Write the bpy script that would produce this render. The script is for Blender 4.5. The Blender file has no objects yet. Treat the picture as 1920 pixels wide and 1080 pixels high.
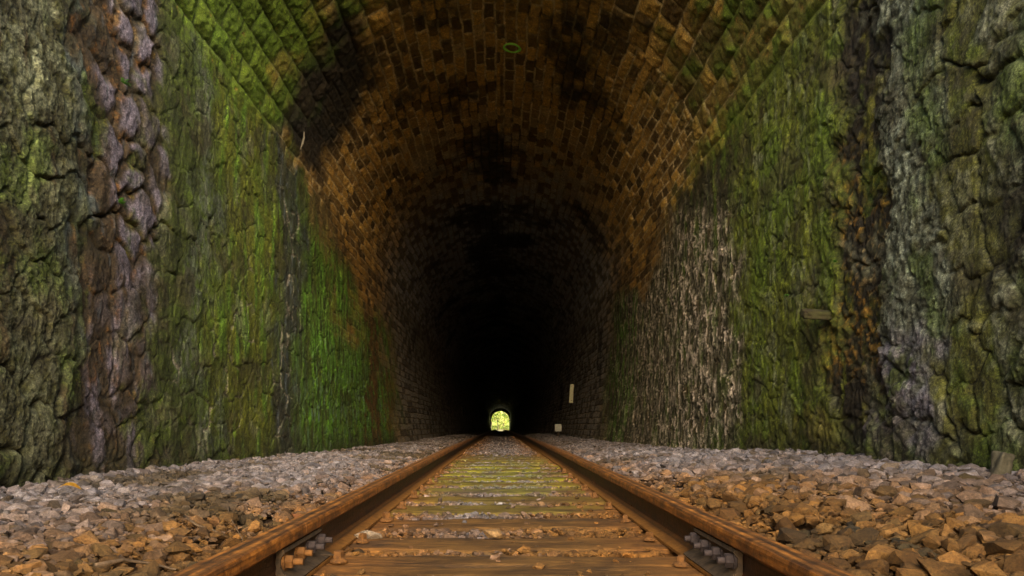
import bpy, bmesh, math, random
import numpy as np
R = math.radians
random.seed(7); RNG = np.random.default_rng(11)
sc = bpy.context.scene
COL = sc.collection

# ------------------------------------------------------------------ camera
# units: metres; rail tops at z=0, the tunnel runs along +Y
F = 1500.0                      # focal length in pixels of the 1920 px frame
VX, VY, CH = 938.0, 793.0, 0.245  # vanishing point of the track, eye height over the rails
cam = bpy.data.cameras.new('camera'); cam_o = bpy.data.objects.new('camera', cam); COL.objects.link(cam_o)
cam.sensor_width = 36.0; cam.lens = 36.0*F/1920
cam.shift_x = (960-VX)/1920; cam.shift_y = (VY-540)/1920
cam.clip_start = 0.05; cam.clip_end = 3000
cam_o.location = (0, 0, CH); cam_o.rotation_euler = (R(90), 0, 0)
sc.camera = cam_o

# ------------------------------------------------------------------ sky, sun, exposure
SUN_EL, SUN_AZ = R(16), R(175)      # from behind and a little to the right of the camera
w = bpy.data.worlds.new('World'); sc.world = w; w.use_nodes = True
nt = w.node_tree; nt.nodes.clear()
sky = nt.nodes.new('ShaderNodeTexSky'); sky.sky_type = 'NISHITA'; sky.sun_disc = False
sky.sun_elevation = SUN_EL; sky.sun_rotation = SUN_AZ
sky.air_density = 1.0; sky.dust_density = 4.0; sky.ozone_density = 0.6
bg = nt.nodes.new('ShaderNodeBackground'); bg.inputs['Strength'].default_value = 0.05
wo = nt.nodes.new('ShaderNodeOutputWorld')
nt.links.new(sky.outputs[0], bg.inputs[0]); nt.links.new(bg.outputs[0], wo.inputs[0])
sl = bpy.data.lights.new('sun', 'SUN'); sl.energy = 1.5; sl.angle = R(85); sl.color = (1.0, 0.93, 0.80)
sun = bpy.data.objects.new('sun', sl); COL.objects.link(sun)
dirx, diry = math.sin(SUN_AZ)*math.cos(SUN_EL), math.cos(SUN_AZ)*math.cos(SUN_EL)
from mathutils import Vector, Matrix
sun.rotation_euler = Vector((dirx, diry, math.sin(SUN_EL))).to_track_quat('Z', 'Y').to_euler()
sc.view_settings.view_transform = 'Standard'; sc.view_settings.look = 'None'
sc.view_settings.gamma = 1.0; sc.view_settings.exposure = 3.2
sc.cycles.use_denoising = True
sc.cycles.max_bounces = 12; sc.cycles.diffuse_bounces = 9
sc.cycles.sample_clamp_indirect = 2.0

# ------------------------------------------------------------------ tagging helpers
def tag(o, label=None, cat=None, group=None, kind=None):
    if label: o['label'] = label
    if cat: o['category'] = cat
    if group: o['group'] = group
    if kind: o['kind'] = kind
    return o
def empty(name, loc=(0, 0, 0)):
    o = bpy.data.objects.new(name, None); COL.objects.link(o); o.location = loc
    o.empty_display_size = .1
    return o
def link(name, me, mat, parent=None):
    o = bpy.data.objects.new(name, me); COL.objects.link(o)
    if mat is not None: me.materials.append(mat)
    if parent is not None: o.parent = parent
    return o
def from_bm(name, bm, mat, parent=None, smooth=False, bevel=0):
    if bevel:
        bmesh.ops.bevel(bm, geom=[e for e in bm.edges], offset=bevel, segments=1, affect='EDGES', clamp_overlap=True)
    bmesh.ops.recalc_face_normals(bm, faces=bm.faces)
    me = bpy.data.meshes.new(name); bm.to_mesh(me); bm.free()
    if smooth: me.polygons.foreach_set('use_smooth', [True]*len(me.polygons))
    return link(name, me, mat, parent)
def raw_mesh(name, V, Fq, col=None, smooth=False):
    """V (n,3), Fq (m,k) constant-size faces"""
    me = bpy.data.meshes.new(name); n = len(V); m, k = Fq.shape
    me.vertices.add(n); me.vertices.foreach_set('co', np.ascontiguousarray(V, np.float32).ravel())
    me.loops.add(m*k); me.loops.foreach_set('vertex_index', np.ascontiguousarray(Fq, np.int32).ravel())
    me.polygons.add(m); me.polygons.foreach_set('loop_start', np.arange(0, m*k, k, dtype=np.int32))
    me.polygons.foreach_set('loop_total', np.full(m, k, np.int32))
    me.polygons.foreach_set('use_smooth', np.full(m, smooth, bool))
    if col is not None:
        a = me.color_attributes.new('col', 'FLOAT_COLOR', 'POINT')
        c4 = np.ones((n, 4), np.float32); c4[:, :col.shape[1]] = col
        a.data.foreach_set('color', c4.ravel())
    me.update(); me.validate()
    return me
def grid_faces(n, m):
    i = np.arange(n*m).reshape(n, m)
    return np.stack([i[:-1, :-1], i[1:, :-1], i[1:, 1:], i[:-1, 1:]], -1).reshape(-1, 4)
def P(px, py, y):   # a point seen at (px,py) in the photo, at depth y
    return ((px-VX)*y/F, y, CH+(VY-py)*y/F)

# ------------------------------------------------------------------ numpy noise
def h2(ix, iy, seed=0):
    with np.errstate(over='ignore'):
        x = ix.astype(np.int64).astype(np.uint32)*np.uint32(374761393)+iy.astype(np.int64).astype(np.uint32)*np.uint32(668265263)+np.uint32((seed*2246822519+3266489917) & 0xffffffff)
        x = (x ^ (x >> np.uint32(13)))*np.uint32(1274126177)
        x = (x ^ (x >> np.uint32(16)))*np.uint32(2246822519)
        x = x ^ (x >> np.uint32(15))
    return x.astype(np.float32)*np.float32(1/4294967296.0)
def gn(x, y, seed=0):   # gradient noise, about -1..1
    x0, y0 = np.floor(x), np.floor(y); fx, fy = x-x0, y-y0
    ux = fx*fx*fx*(fx*(fx*6-15)+10); uy = fy*fy*fy*(fy*(fy*6-15)+10)
    def g(dx, dy):
        a = h2(x0+dx, y0+dy, seed)*(2*np.pi)
        return np.cos(a)*(fx-dx)+np.sin(a)*(fy-dy)
    a, b = g(0, 0), g(1, 0); c, d = g(0, 1), g(1, 1)
    return ((a+(b-a)*ux)*(1-uy)+(c+(d-c)*ux)*uy)*1.5
def fbm(x, y, o=4, seed=0, gain=.5):
    s = 0; a = 1; t = 0
    for k in range(o):
        s = s+a*gn(x*(2.03**k)+17.3*k, y*(2.03**k)-9.1*k, seed+k); t += a; a *= gain
    return s/t*1.4
def worley(x, y, seed=0, jit=.9):
    x0, y0 = np.floor(x), np.floor(y)
    f1 = np.full(x.shape, 9., np.float32); f2 = f1.copy(); cid = np.zeros(x.shape, np.float32)
    for dx in (-1, 0, 1):
        for dy in (-1, 0, 1):
            cx, cy = x0+dx, y0+dy
            a = h2(cx, cy, seed); b = h2(cx, cy, seed+57)
            d = np.hypot(cx+.5+jit*(a-.5)-x, cy+.5+jit*(b-.5)-y)
            m = d < f1
            f2 = np.where(m, f1, np.minimum(f2, d)); cid = np.where(m, h2(cx, cy, seed+131), cid)
            f1 = np.where(m, d, f1)
    return f1, f2, cid
def ss(a, b, x):
    t = np.clip((x-a)/(b-a), 0, 1); return t*t*(3-2*t)
def band(x, a, b, s): return ss(a-s, a+s, x)*(1-ss(b-s, b+s, x))
def mix(c, k, m): return c+(np.asarray(k, np.float32)-c)*np.clip(m, 0, 1)[..., None]

# ------------------------------------------------------------------ node materials
def new_mat(name):
    m = bpy.data.materials.new(name); m.use_nodes = True
    n = m.node_tree.nodes; n.clear()
    out = n.new('ShaderNodeOutputMaterial'); b = n.new('ShaderNodeBsdfPrincipled')
    m.node_tree.links.new(b.outputs[0], out.inputs[0])
    return m, n, m.node_tree.links, b
def noise_node(n, l, co, scale, detail=4, rough=.55, dist=0):
    t = n.new('ShaderNodeTexNoise'); t.inputs['Scale'].default_value = scale
    t.inputs['Detail'].default_value = detail; t.inputs['Roughness'].default_value = rough
    t.inputs['Distortion'].default_value = dist
    l.new(co, t.inputs['Vector']); return t
def ramp(n, l, fac, stops):
    r = n.new('ShaderNodeValToRGB'); l.new(fac, r.inputs[0]); e = r.color_ramp.elements
    while len(e) < len(stops): e.new(.5)
    for k, (p, c) in enumerate(stops):
        e[k].position = p; e[k].color = (*c, 1) if len(c) == 3 else c
    return r
def bump(n, l, height, strength, dist, prev=None):
    b = n.new('ShaderNodeBump'); b.inputs['Strength'].default_value = strength; b.inputs['Distance'].default_value = dist
    l.new(height, b.inputs['Height'])
    if prev: l.new(prev, b.inputs['Normal'])
    return b
def mulcol(n, l, a, b, fac=1.0, mode='MULTIPLY'):
    x = n.new('ShaderNodeMix'); x.data_type = 'RGBA'; x.blend_type = mode
    for s, v in ((0, fac), (6, a), (7, b)):
        if hasattr(v, 'is_output'): l.new(v, x.inputs[s])
        elif s == 0: x.inputs[0].default_value = v
        else: x.inputs[s].default_value = (*v, 1)
    return x.outputs[2]
def mat_masonry():
    m, n, l, b = new_mat('mossy_masonry')
    tc = n.new('ShaderNodeTexCoord'); co = tc.outputs['Object']
    at = n.new('ShaderNodeAttribute'); at.attribute_name = 'col'
    f = noise_node(n, l, co, 130, 6, .75)
    g = noise_node(n, l, co, 26, 6, .65)
    r1 = ramp(n, l, f.outputs[0], [(.3, (.22, .22, .22)), (.5, (.85, .85, .85)), (.7, (2.2, 2.2, 2.2))])
    r2 = ramp(n, l, g.outputs[0], [(.3, (.6, .58, .55)), (.7, (1.35, 1.38, 1.3))])
    c = mulcol(n, l, at.outputs['Color'], r1.outputs[0]); c = mulcol(n, l, c, r2.outputs[0])
    l.new(c, b.inputs['Base Color'])
    rr = ramp(n, l, g.outputs[0], [(.35, (.55,)*3), (.65, (.92,)*3)])
    l.new(rr.outputs[0], b.inputs['Roughness'])
    b.inputs['Specular IOR Level'].default_value = .28
    v = n.new('ShaderNodeTexVoronoi'); v.inputs['Scale'].default_value = 45; l.new(co, v.inputs['Vector'])
    b1 = bump(n, l, v.outputs['Distance'], .25, .012)
    b2 = bump(n, l, f.outputs[0], .8, .02, b1.outputs[0])
    l.new(b2.outputs[0], b.inputs['Normal'])
    return m
def mat_stone():
    m, n, l, b = new_mat('crushed_stone')
    tc = n.new('ShaderNodeTexCoord'); co = tc.outputs['Object']
    at = n.new('ShaderNodeAttribute'); at.attribute_name = 'col'
    f = noise_node(n, l, co, 150, 7, .75); g = noise_node(n, l, co, 28, 4, .6)
    r1 = ramp(n, l, f.outputs[0], [(.3, (.35,)*3), (.7, (1.7,)*3)])
    r2 = ramp(n, l, g.outputs[0], [(.35, (.72, .66, .58)), (.65, (1.2, 1.2, 1.22))])
    c = mulcol(n, l, at.outputs['Color'], r1.outputs[0]); c = mulcol(n, l, c, r2.outputs[0])
    l.new(c, b.inputs['Base Color']); b.inputs['Roughness'].default_value = .85
    b.inputs['Specular IOR Level'].default_value = .3
    l.new(bump(n, l, f.outputs[0], .6, .012).outputs[0], b.inputs['Normal'])
    return m
def mat_rust():
    m, n, l, b = new_mat('rusty_steel')
    tc = n.new('ShaderNodeTexCoord'); co = tc.outputs['Object']
    mp = n.new('ShaderNodeMapping'); mp.inputs['Scale'].default_value = (1, .06, 1); l.new(co, mp.inputs[0])
    f = noise_node(n, l, mp.outputs[0], 90, 5, .65); g = noise_node(n, l, co, 40, 6, .7)
    r1 = ramp(n, l, f.outputs[0], [(.3, (.035, .02, .009)), (.45, (.17, .07, .014)), (.6, (.30, .125, .022)), (.75, (.06, .035, .018))])
    r2 = ramp(n, l, g.outputs[0], [(.35, (.55, .5, .45)), (.65, (1.25, 1.2, 1.1))])
    gr = noise_node(n, l, co, 14, 6, .7); r3 = ramp(n, l, gr.outputs[0], [(.38, (.35, .33, .32)), (.6, (1.1,)*3)])
    c = mulcol(n, l, mulcol(n, l, r1.outputs[0], r2.outputs[0]), r3.outputs[0])
    sx = n.new('ShaderNodeSeparateXYZ'); l.new(co, sx.inputs[0])     # web: dark rust with the shade under the head painted in; head: bright rust
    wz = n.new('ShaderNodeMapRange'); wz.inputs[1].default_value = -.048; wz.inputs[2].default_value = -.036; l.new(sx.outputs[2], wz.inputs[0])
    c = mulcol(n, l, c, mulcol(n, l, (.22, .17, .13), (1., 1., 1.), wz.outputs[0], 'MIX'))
    fz = n.new('ShaderNodeMapRange'); fz.inputs[1].default_value = -.112; fz.inputs[2].default_value = -.096; fz.inputs[3].default_value = 1; fz.inputs[4].default_value = 0; l.new(sx.outputs[2], fz.inputs[0])
    c = mulcol(n, l, c, mulcol(n, l, (.16, .075, .015), r2.outputs[0]), fz.outputs[0], 'MIX')   # orange dust lies on the foot
    ab = n.new('ShaderNodeMath'); ab.operation = 'ABSOLUTE'; l.new(sx.outputs[0], ab.inputs[0])
    nx = n.new('ShaderNodeMath'); nx.operation = 'MULTIPLY_ADD'; nx.inputs[1].default_value = .006; l.new(f.outputs[0], nx.inputs[0]); l.new(ab.outputs[0], nx.inputs[2])
    bn = ramp(n, l, nx.outputs[0], [(0, (.5,)*3), (.009, (.42,)*3), (.014, (1.5, 1.4, 1.2)), (.022, (1.3,)*3), (.025, (.45,)*3), (.030, (.5,)*3), (.032, (1.6, 1.4, 1.15)), (.036, (1.3, 1.2, 1.0))])
    c = mulcol(n, l, c, bn.outputs[0])
    l.new(c, b.inputs['Base Color'])
    b.inputs['Metallic'].default_value = .0; b.inputs['Roughness'].default_value = .55
    l.new(bump(n, l, g.outputs[0], .6, .006).outputs[0], b.inputs['Normal'])
    return m
def mat_simple_noise(name, c0, c1, scale=30, rough=.8, metal=0, bstr=.4, bd=.005, stretch=(1, 1, 1), spec=.3):
    m, n, l, b = new_mat(name)
    tc = n.new('ShaderNodeTexCoord'); mp = n.new('ShaderNodeMapping'); mp.inputs['Scale'].default_value = stretch
    l.new(tc.outputs['Object'], mp.inputs[0])
    f = noise_node(n, l, mp.outputs[0], scale, 6, .65)
    r = ramp(n, l, f.outputs[0], [(.32, c0), (.68, c1)])
    l.new(r.outputs[0], b.inputs['Base Color']); b.inputs['Roughness'].default_value = rough
    b.inputs['Metallic'].default_value = metal; b.inputs['Specular IOR Level'].default_value = spec
    l.new(bump(n, l, f.outputs[0], bstr, bd).outputs[0], b.inputs['Normal'])
    return m
def mat_wood():
    m, n, l, b = new_mat('weathered_timber')
    tc = n.new('ShaderNodeTexCoord'); oi = n.new('ShaderNodeObjectInfo')
    at = n.new('ShaderNodeAttribute'); at.attribute_name = 'col'
    ad = n.new('ShaderNodeVectorMath'); ad.operation = 'ADD'; l.new(tc.outputs['Object'], ad.inputs[0])
    sc_ = n.new('ShaderNodeVectorMath'); sc_.operation = 'SCALE'; sc_.inputs[0].default_value = (7, 3, 5); l.new(oi.outputs['Random'], sc_.inputs['Scale'])
    l.new(sc_.outputs[0], ad.inputs[1])
    mp = n.new('ShaderNodeMapping'); mp.inputs['Scale'].default_value = (.05, 1, 1); l.new(ad.outputs[0], mp.inputs[0])
    f = noise_node(n, l, mp.outputs[0], 190, 7, .75, .6); g = noise_node(n, l, ad.outputs[0], 9, 5, .6)
    r1 = ramp(n, l, f.outputs[0], [(.33, (.2, .17, .15)), (.48, (.8, .76, .7)), (.7, (1.9, 1.75, 1.5))])
    r2 = ramp(n, l, g.outputs[0], [(.35, (.65, .6, .55)), (.65, (1.25, 1.2, 1.1))])
    c = mulcol(n, l, at.outputs['Color'], r1.outputs[0]); c = mulcol(n, l, c, r2.outputs[0])
    l.new(c, b.inputs['Base Color']); b.inputs['Roughness'].default_value = .75
    b.inputs['Specular IOR Level'].default_value = .3
    l.new(bump(n, l, f.outputs[0], .7, .01).outputs[0], b.inputs['Normal'])
    return m
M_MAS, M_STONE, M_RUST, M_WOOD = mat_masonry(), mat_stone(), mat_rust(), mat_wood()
M_IRON = mat_simple_noise('dusty_iron', (.022, .015, .009), (.085, .052, .026), 60, .85, 0)
M_NUT = mat_simple_noise('grey_nut_steel', (.018, .013, .013), (.055, .038, .034), 80, .85, 0)
M_SPIKE = mat_simple_noise('orange_rust', (.045, .019, .005), (.16, .066, .013), 60, .85)
M_WHITE = mat_simple_noise('old_white_paint', (.34, .30, .17), (.5, .46, .30), 30, .7)
M_GREY = mat_simple_noise('pale_grey_paint', (.26, .25, .20), (.42, .41, .34), 40, .7)
M_GREENP = mat_simple_noise('green_spray_paint', (.25, .75, .05), (.45, .95, .15), 40, .6)
M_FERN = mat_simple_noise('fern_leaf', (.03, .11, .010), (.08, .23, .025), 50, .6)
M_TWIG = mat_simple_noise('dead_twig', (.045, .028, .014), (.13, .085, .05), 80, .85)

# ------------------------------------------------------------------ tunnel profile and masonry field
W, ZB, ZS, RISE = 1.95, -0.60, 2.58, 1.70       # half width, foot of walls, springing height
SW = ZS-ZB                           # developed length of one wall
SA = math.pi*W                       # developed length of the vault
ST = 2*SW+SA
U0 = 4.72                            # where the tunnel mouth begins
UE = 154.0                           # far portal
def drop(y):                         # the track falls gently towards the far end
    t = np.clip((np.asarray(y, float)-8)/(UE-8), 0, 1.3); return -(.6*t+.6*t*t)
def profile(S):
    S = np.asarray(S, float)
    th = np.clip((S-SW)/W, 0, math.pi)
    x = -W*np.cos(th); z = ZS+RISE*np.sin(th)
    z = np.where(S < SW, ZB+S, np.where(S > SW+SA, ZS-(S-SW-SA), z))
    nx, nz = np.cos(th)/W, -np.sin(th)/RISE; k = np.hypot(nx, nz); nx, nz = nx/k, nz/k
    return x, z, nx, nz

OL = (.034, .036, .007); MOSS = (.082, .125, .008); MOSSY = (.125, .135, .010); BRI = (.11, .27, .018)
LICH = (.17, .18, .12); PUR = (.20, .168, .22); RUST = (.20, .085, .018); DBR = (.022, .014, .007)
BRN = (.07, .043, .016); BLU = (.085, .105, .125); CAL = (.48, .40, .31)

def wall_field(S, U, left):
    """side walls and wing walls: returns inward displacement and base colour"""
    Z = np.where(left, ZB+S, ZB+(ST-S))
    off = F*W/U
    px0 = VX-off if left else VX+off
    py = VY-(Z-CH)*F/U
    a, bq = U, (Z if left else Z+31.7)
    wx = fbm(a*2.2, bq*2.2, 3, 3 if left else 43)
    px = px0+wx*off*.07+off*.05*gn(bq*.9, a*.3, 14)+fbm(a*11, bq*7, 3, 13)*off*.022
    big = fbm(a*1.3, bq*1.3, 4, 5); med = fbm(a*5, bq*5, 4, 9); fine = fbm(a*19, bq*19, 4, 15)
    streak = fbm(a*6, bq*1.5, 4, 21); streak2 = fbm(a*16, bq*4.2, 4, 27, .6)
    # rubble stones
    wa, wb = a+.09*fbm(a*4, bq*4, 3, 33), bq+.09*fbm(a*4, bq*4, 3, 37)
    f1, f2, cid = worley(wa/.27, wb/.225, 71)
    e = f2-f1
    dome = ss(.01, .11, e+.02*fine); round_ = ss(0, .45, e); joint = 1-ss(.03, .13, e)
    g1, g2, gid = worley(a/.021+.5*fine, bq/.021, 81); gran = 1-g1
    k1, k2, kid = worley(wa/.10+.4*med, wb/.11, 91); knob = ss(0, .5, k2-k1)
    grain = ss(-.25, .5, fine+.4*med)
    c = mix(np.zeros(S.shape+(3,), np.float32)+np.array(OL, np.float32), MOSS, ss(-.5, .7, big+.5*med))
    d = .022*big+.012*med+.008*fine+.006*streak
    sa = np.full(S.shape, .014); rb = np.zeros(S.shape); spk = gn(a*95, bq*120, 45)+.7*gn(a*45, bq*60, 47); ga = np.zeros(S.shape); ka = np.full(S.shape, .004)
    if left:
        z0 = 1-ss(108, 156, px)                       # crusted render nearest the camera
        lm = z0*ss(-.55, .5, fine+.6*med+.3*streak)
        c = mix(c, (.066, .058, .020), z0*.75); c = mix(c, (.25, .26, .165), lm*(.42+.35*ss(200, 420, -py+520)))
        c = mix(c, MOSS, z0*ss(.05, .5, big-.2+.3*med)*ss(380, 800, py)*.9)
        c = mix(c, BRN, z0*ss(.25, .55, streak)*.8)
        d = d+z0*(.03); ga = ga+z0*.007; ka = ka+.002*z0; sa = sa+z0*.012; rb = rb+z0*.028*ss(520, 800, py)
        z1 = band(px, 128, 158, 19)
        c = mix(c, BLU, z1*ss(-.4, .3, med+.4*big)*.8)
        z2 = band(px, 148, 298, 22)
        up = 1-ss(430, 560, py+60*med)
        stone = ss(.12, .4, e)*ss(-.6, 0, fine+.5)
        c = mix(c, (.068, .044, .022), z2); c = mix(c, RUST, z2*ss(.15, .6, fine+.6*streak)*.75)
        c = mix(c, PUR, z2*stone*(.25+.75*up)*band(px, 195, 300, 16)*.95)
        c = mix(c, PUR, z2*ss(.0, .55, streak+.4*med)*(1-up)*.8)
        c = mix(c, BLU, z2*ss(.3, .6, streak2)*.5)
        rb = rb+z2*.032*(.25+.75*up); ka = ka+z2*.003
        d = d-z2*.02
        z3 = band(px, 292, 402, 22)
        c = mix(c, MOSS, z3*.5); c = mix(c, (.10, .115, .075), z3*band(px, 345, 395, 14)*ss(-.6, .3, fine+.5*streak)*.9)
        c = mix(c, OL, z3*band(px, 292, 345, 14)*.6)
        z4 = band(px, 395, 520, 26)
        c = mix(c, MOSSY, z4*.8); c = mix(c, BRI, z4*ss(-.1, .6, streak+.3*big)*.55); c = mix(c, OL, z4*ss(.2, .6, streak2-.1*big)*.7)
        z5 = band(px, 516, 575, 19)
        z5 = z5*ss(-.75, -.1, streak+.4*med+.2); c = mix(c, (.042, .045, .032), z5*.8); c = mix(c, BLU, z5*ss(.0, .5, streak2)*.7)
        c = mix(c, CAL, z5*(1-ss(.02, .08, e))*ss(-.1, .3, med+.1)*ss(230, 420, py)*.8)
        z6 = band(px, 572, 742, 22)
        upbr = ss(560, 600, px)*ss(2.05, 2.5, Z+.25*med+.2*big)
        c = mix(c, MOSS, z6*.9); c = mix(c, BRI, z6*ss(-.5, .5, streak+.4*big)*ss(150, 520, py)*.95); c = mix(c, (.22, .42, .07), z6*ss(.1, .5, streak2-.3*med)*ss(480, 600, py)*.8); c = mix(c, (.09, .14, .12), z6*ss(.1, .5, streak2)*ss(560, 760, py+40*med)*.85)
        c = mix(c, OL, z6*ss(.05, .4, -streak2-.2*med)*.85)
        c = mix(c, (.12, .05, .012), band(px, 686, 708, 5)*ss(-.6, 0, med)*.9); c = mix(c, RUST, band(px, 722, 736, 5)*.6)
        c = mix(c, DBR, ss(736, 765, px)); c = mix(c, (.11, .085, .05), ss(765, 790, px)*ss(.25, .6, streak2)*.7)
        c = mix(c, (.15, .085, .03), upbr*(1-ss(736, 765, px))*.85)
        crk = (1-ss(.01, .07, e))*ss(-.1, .25, gn(a*3, bq*1.5, 77))
        c = mix(c, CAL, crk*band(px, 340, 480, 20)*ss(430, 540, py)*.8)
        c = mix(c, DBR, (1-ss(0, .10, e))*band(px, 0, 330, 20)*ss(480, 700, py)*.8)
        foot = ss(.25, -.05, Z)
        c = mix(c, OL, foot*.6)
    else:
        r1 = ss(1836, 1882, px)
        c = mix(c, (.10, .094, .045), r1*.8); c = mix(c, (.21, .21, .145), r1*ss(-.3, .5, fine+.6*med)*.8); c = mix(c, MOSS, r1*ss(.0, .5, big-.3*med)*.5)
        c = mix(c, DBR, r1*ss(.2, .5, -big-.4*med)*.9); rb = rb+.028*r1; ka = ka+.004*r1; ga = ga+.006*r1
        r2 = band(px, 1742, 1850, 22)
        c = mix(c, (.125, .118, .026), r2*.9); c = mix(c, MOSS, r2*ss(-.1, .5, big+.3*med)*.7); c = mix(c, (.22, .22, .13), r2*ss(.0, .6, fine+.3*med)*.5)
        c = mix(c, DBR, (1-ss(.0, .05, e))*r2); sa = sa+.016*r2; rb = rb+.008*r2
        r3 = band(px, 1648, 1752, 22)
        low = ss(560, 700, py+60*med)
        c = mix(c, (.085, .085, .055), r3*.9); c = mix(c, (.22, .235, .175), r3*ss(-.35, .45, fine+.5*med)*(.95-.35*low))
        c = mix(c, PUR, r3*low*ss(-.2, .4, med+.3)*.7); c = mix(c, MOSS, r3*low*ss(.1, .5, big+.4*fine)*.8)
        ga = ga+.010*r3; ka = ka+.009*r3; rb = rb+.035*r3*low
        r4 = band(px, 1556, 1655, 26)
        c = mix(c, DBR, r4*.93)
        c = mix(c, (.15, .14, .016), r4*ss(.0, .5, med+.3*fine)*ss(1585, 1640, px)*.8)
        c = mix(c, (.26, .13, .018), r4*ss(-.05, .4, fine+.6*big)*ss(200, 420, py)*(1-ss(640, 760, py))*.75)
        c = mix(c, (.14, .10, .13), r4*band(px, 1640, 1660, 8)*ss(560, 640, py)*.7)
        c = mix(c, MOSSY, r4*ss(.2, .6, streak)*ss(550, 650, py)*.8)
        d = d-.07*band(px, 1565, 1650, 14); ka = ka+.012*r4; sa = sa+.01*r4; ga = ga+.004*r4
        r5 = band(px, 1372, 1562, 26)
        c = mix(c, MOSSY, r5*.75); c = mix(c, MOSS, r5*ss(-.1, .5, big+.4*streak)*.7)
        c = mix(c, (.14, .15, .08), r5*ss(.15, .55, streak2+.3*med)*.7); c = mix(c, (.10, .07, .012), r5*band(px, 1490, 1562, 25)*ss(480, 620, py)*ss(-.3, .4, med+.2)*.7)
        c = mix(c, OL, r5*ss(.15, .55, -streak2-.3*med)*.7)
        ka = ka+.010*r5
        r6 = band(px, 1145, 1376, 19)
        n1, n2, nid = worley(wa/.21+.35*med, wb/.27+.3*fine, 191)
        net = (1-ss(.03, .12, n2-n1+.05*fine))*ss(-.45, .25, med+.2*streak+.15)*(.75+.25*ss(1240, 1310, px))
        c = mix(c, (.042, .034, .012), r6*.95); c = mix(c, MOSS, r6*ss(.0, .5, streak)*.75)
        c = mix(c, (.38, .31, .22), r6*ss(-.15, .35, streak2+.4*fine)*.65*ss(1150, 1190, px)*ss(350, 470, py)); c = mix(c, (.55, .43, .34), net*r6*ss(350, 470, py)); d = d+.022*net*r6
        c = mix(c, BRN, r6*(1-ss(0, .5, net))*ss(.1, .5, med)*.6)
        c = mix(c, BRI, band(px, 1150, 1195, 10)*ss(.0, .4, streak+.2)*.45)
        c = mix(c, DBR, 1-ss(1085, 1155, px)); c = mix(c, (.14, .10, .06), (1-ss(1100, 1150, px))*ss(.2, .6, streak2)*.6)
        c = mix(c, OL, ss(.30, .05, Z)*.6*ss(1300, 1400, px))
    d = d+sa*(dome-.5)+rb*(round_-.5)+(sa+.6*rb)*1.1*(cid-.5)*ss(.03, .12, e)+ga*(gran-.5)+ka*(knob-.4)
    p1 = fbm(a*2.6, bq*2.0, 4, 231); p2 = fbm(a*3.4, bq*2.3, 4, 237); p3 = fbm(a*1.9, bq*2.6, 4, 241)
    deep = 1-ss(6.6, 8.2, U)
    c = mix(c, MOSS, ss(.12, .5, p1+.25*fine)*.6*deep); c = mix(c, (.19, .185, .12), ss(.22, .6, p2+.3*fine)*.38*deep)
    c = mix(c, (.05, .036, .015), ss(.15, .5, p3+.2*fine)*.6*deep)
    jn = (1-ss(.0, .06, e+.02*fine))*ss(-.5, .1, p3+.4*med+.25)*ss(4.7, 5.2, U)
    c = mix(c, (.016, .014, .006), jn*.75); d = d-.012*jn+.010*(cid-.5)*ss(4.7, 5.2, U)
    d = d+.0035*spk*(1+.8*ss(.2, .8, ga/.008)); c = c*np.clip(.84+.62*spk+.40*med, .14, 2.3)[..., None]
    d = d*.5
    # deep gaps between some stones
    d = d-.018*(1-ss(0, .09, e))*ss(.2, .5, fbm(a*1.9, bq*1.9, 2, 63))*(px0 < 340 if left else px0 > 1560)
    return d, c

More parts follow.
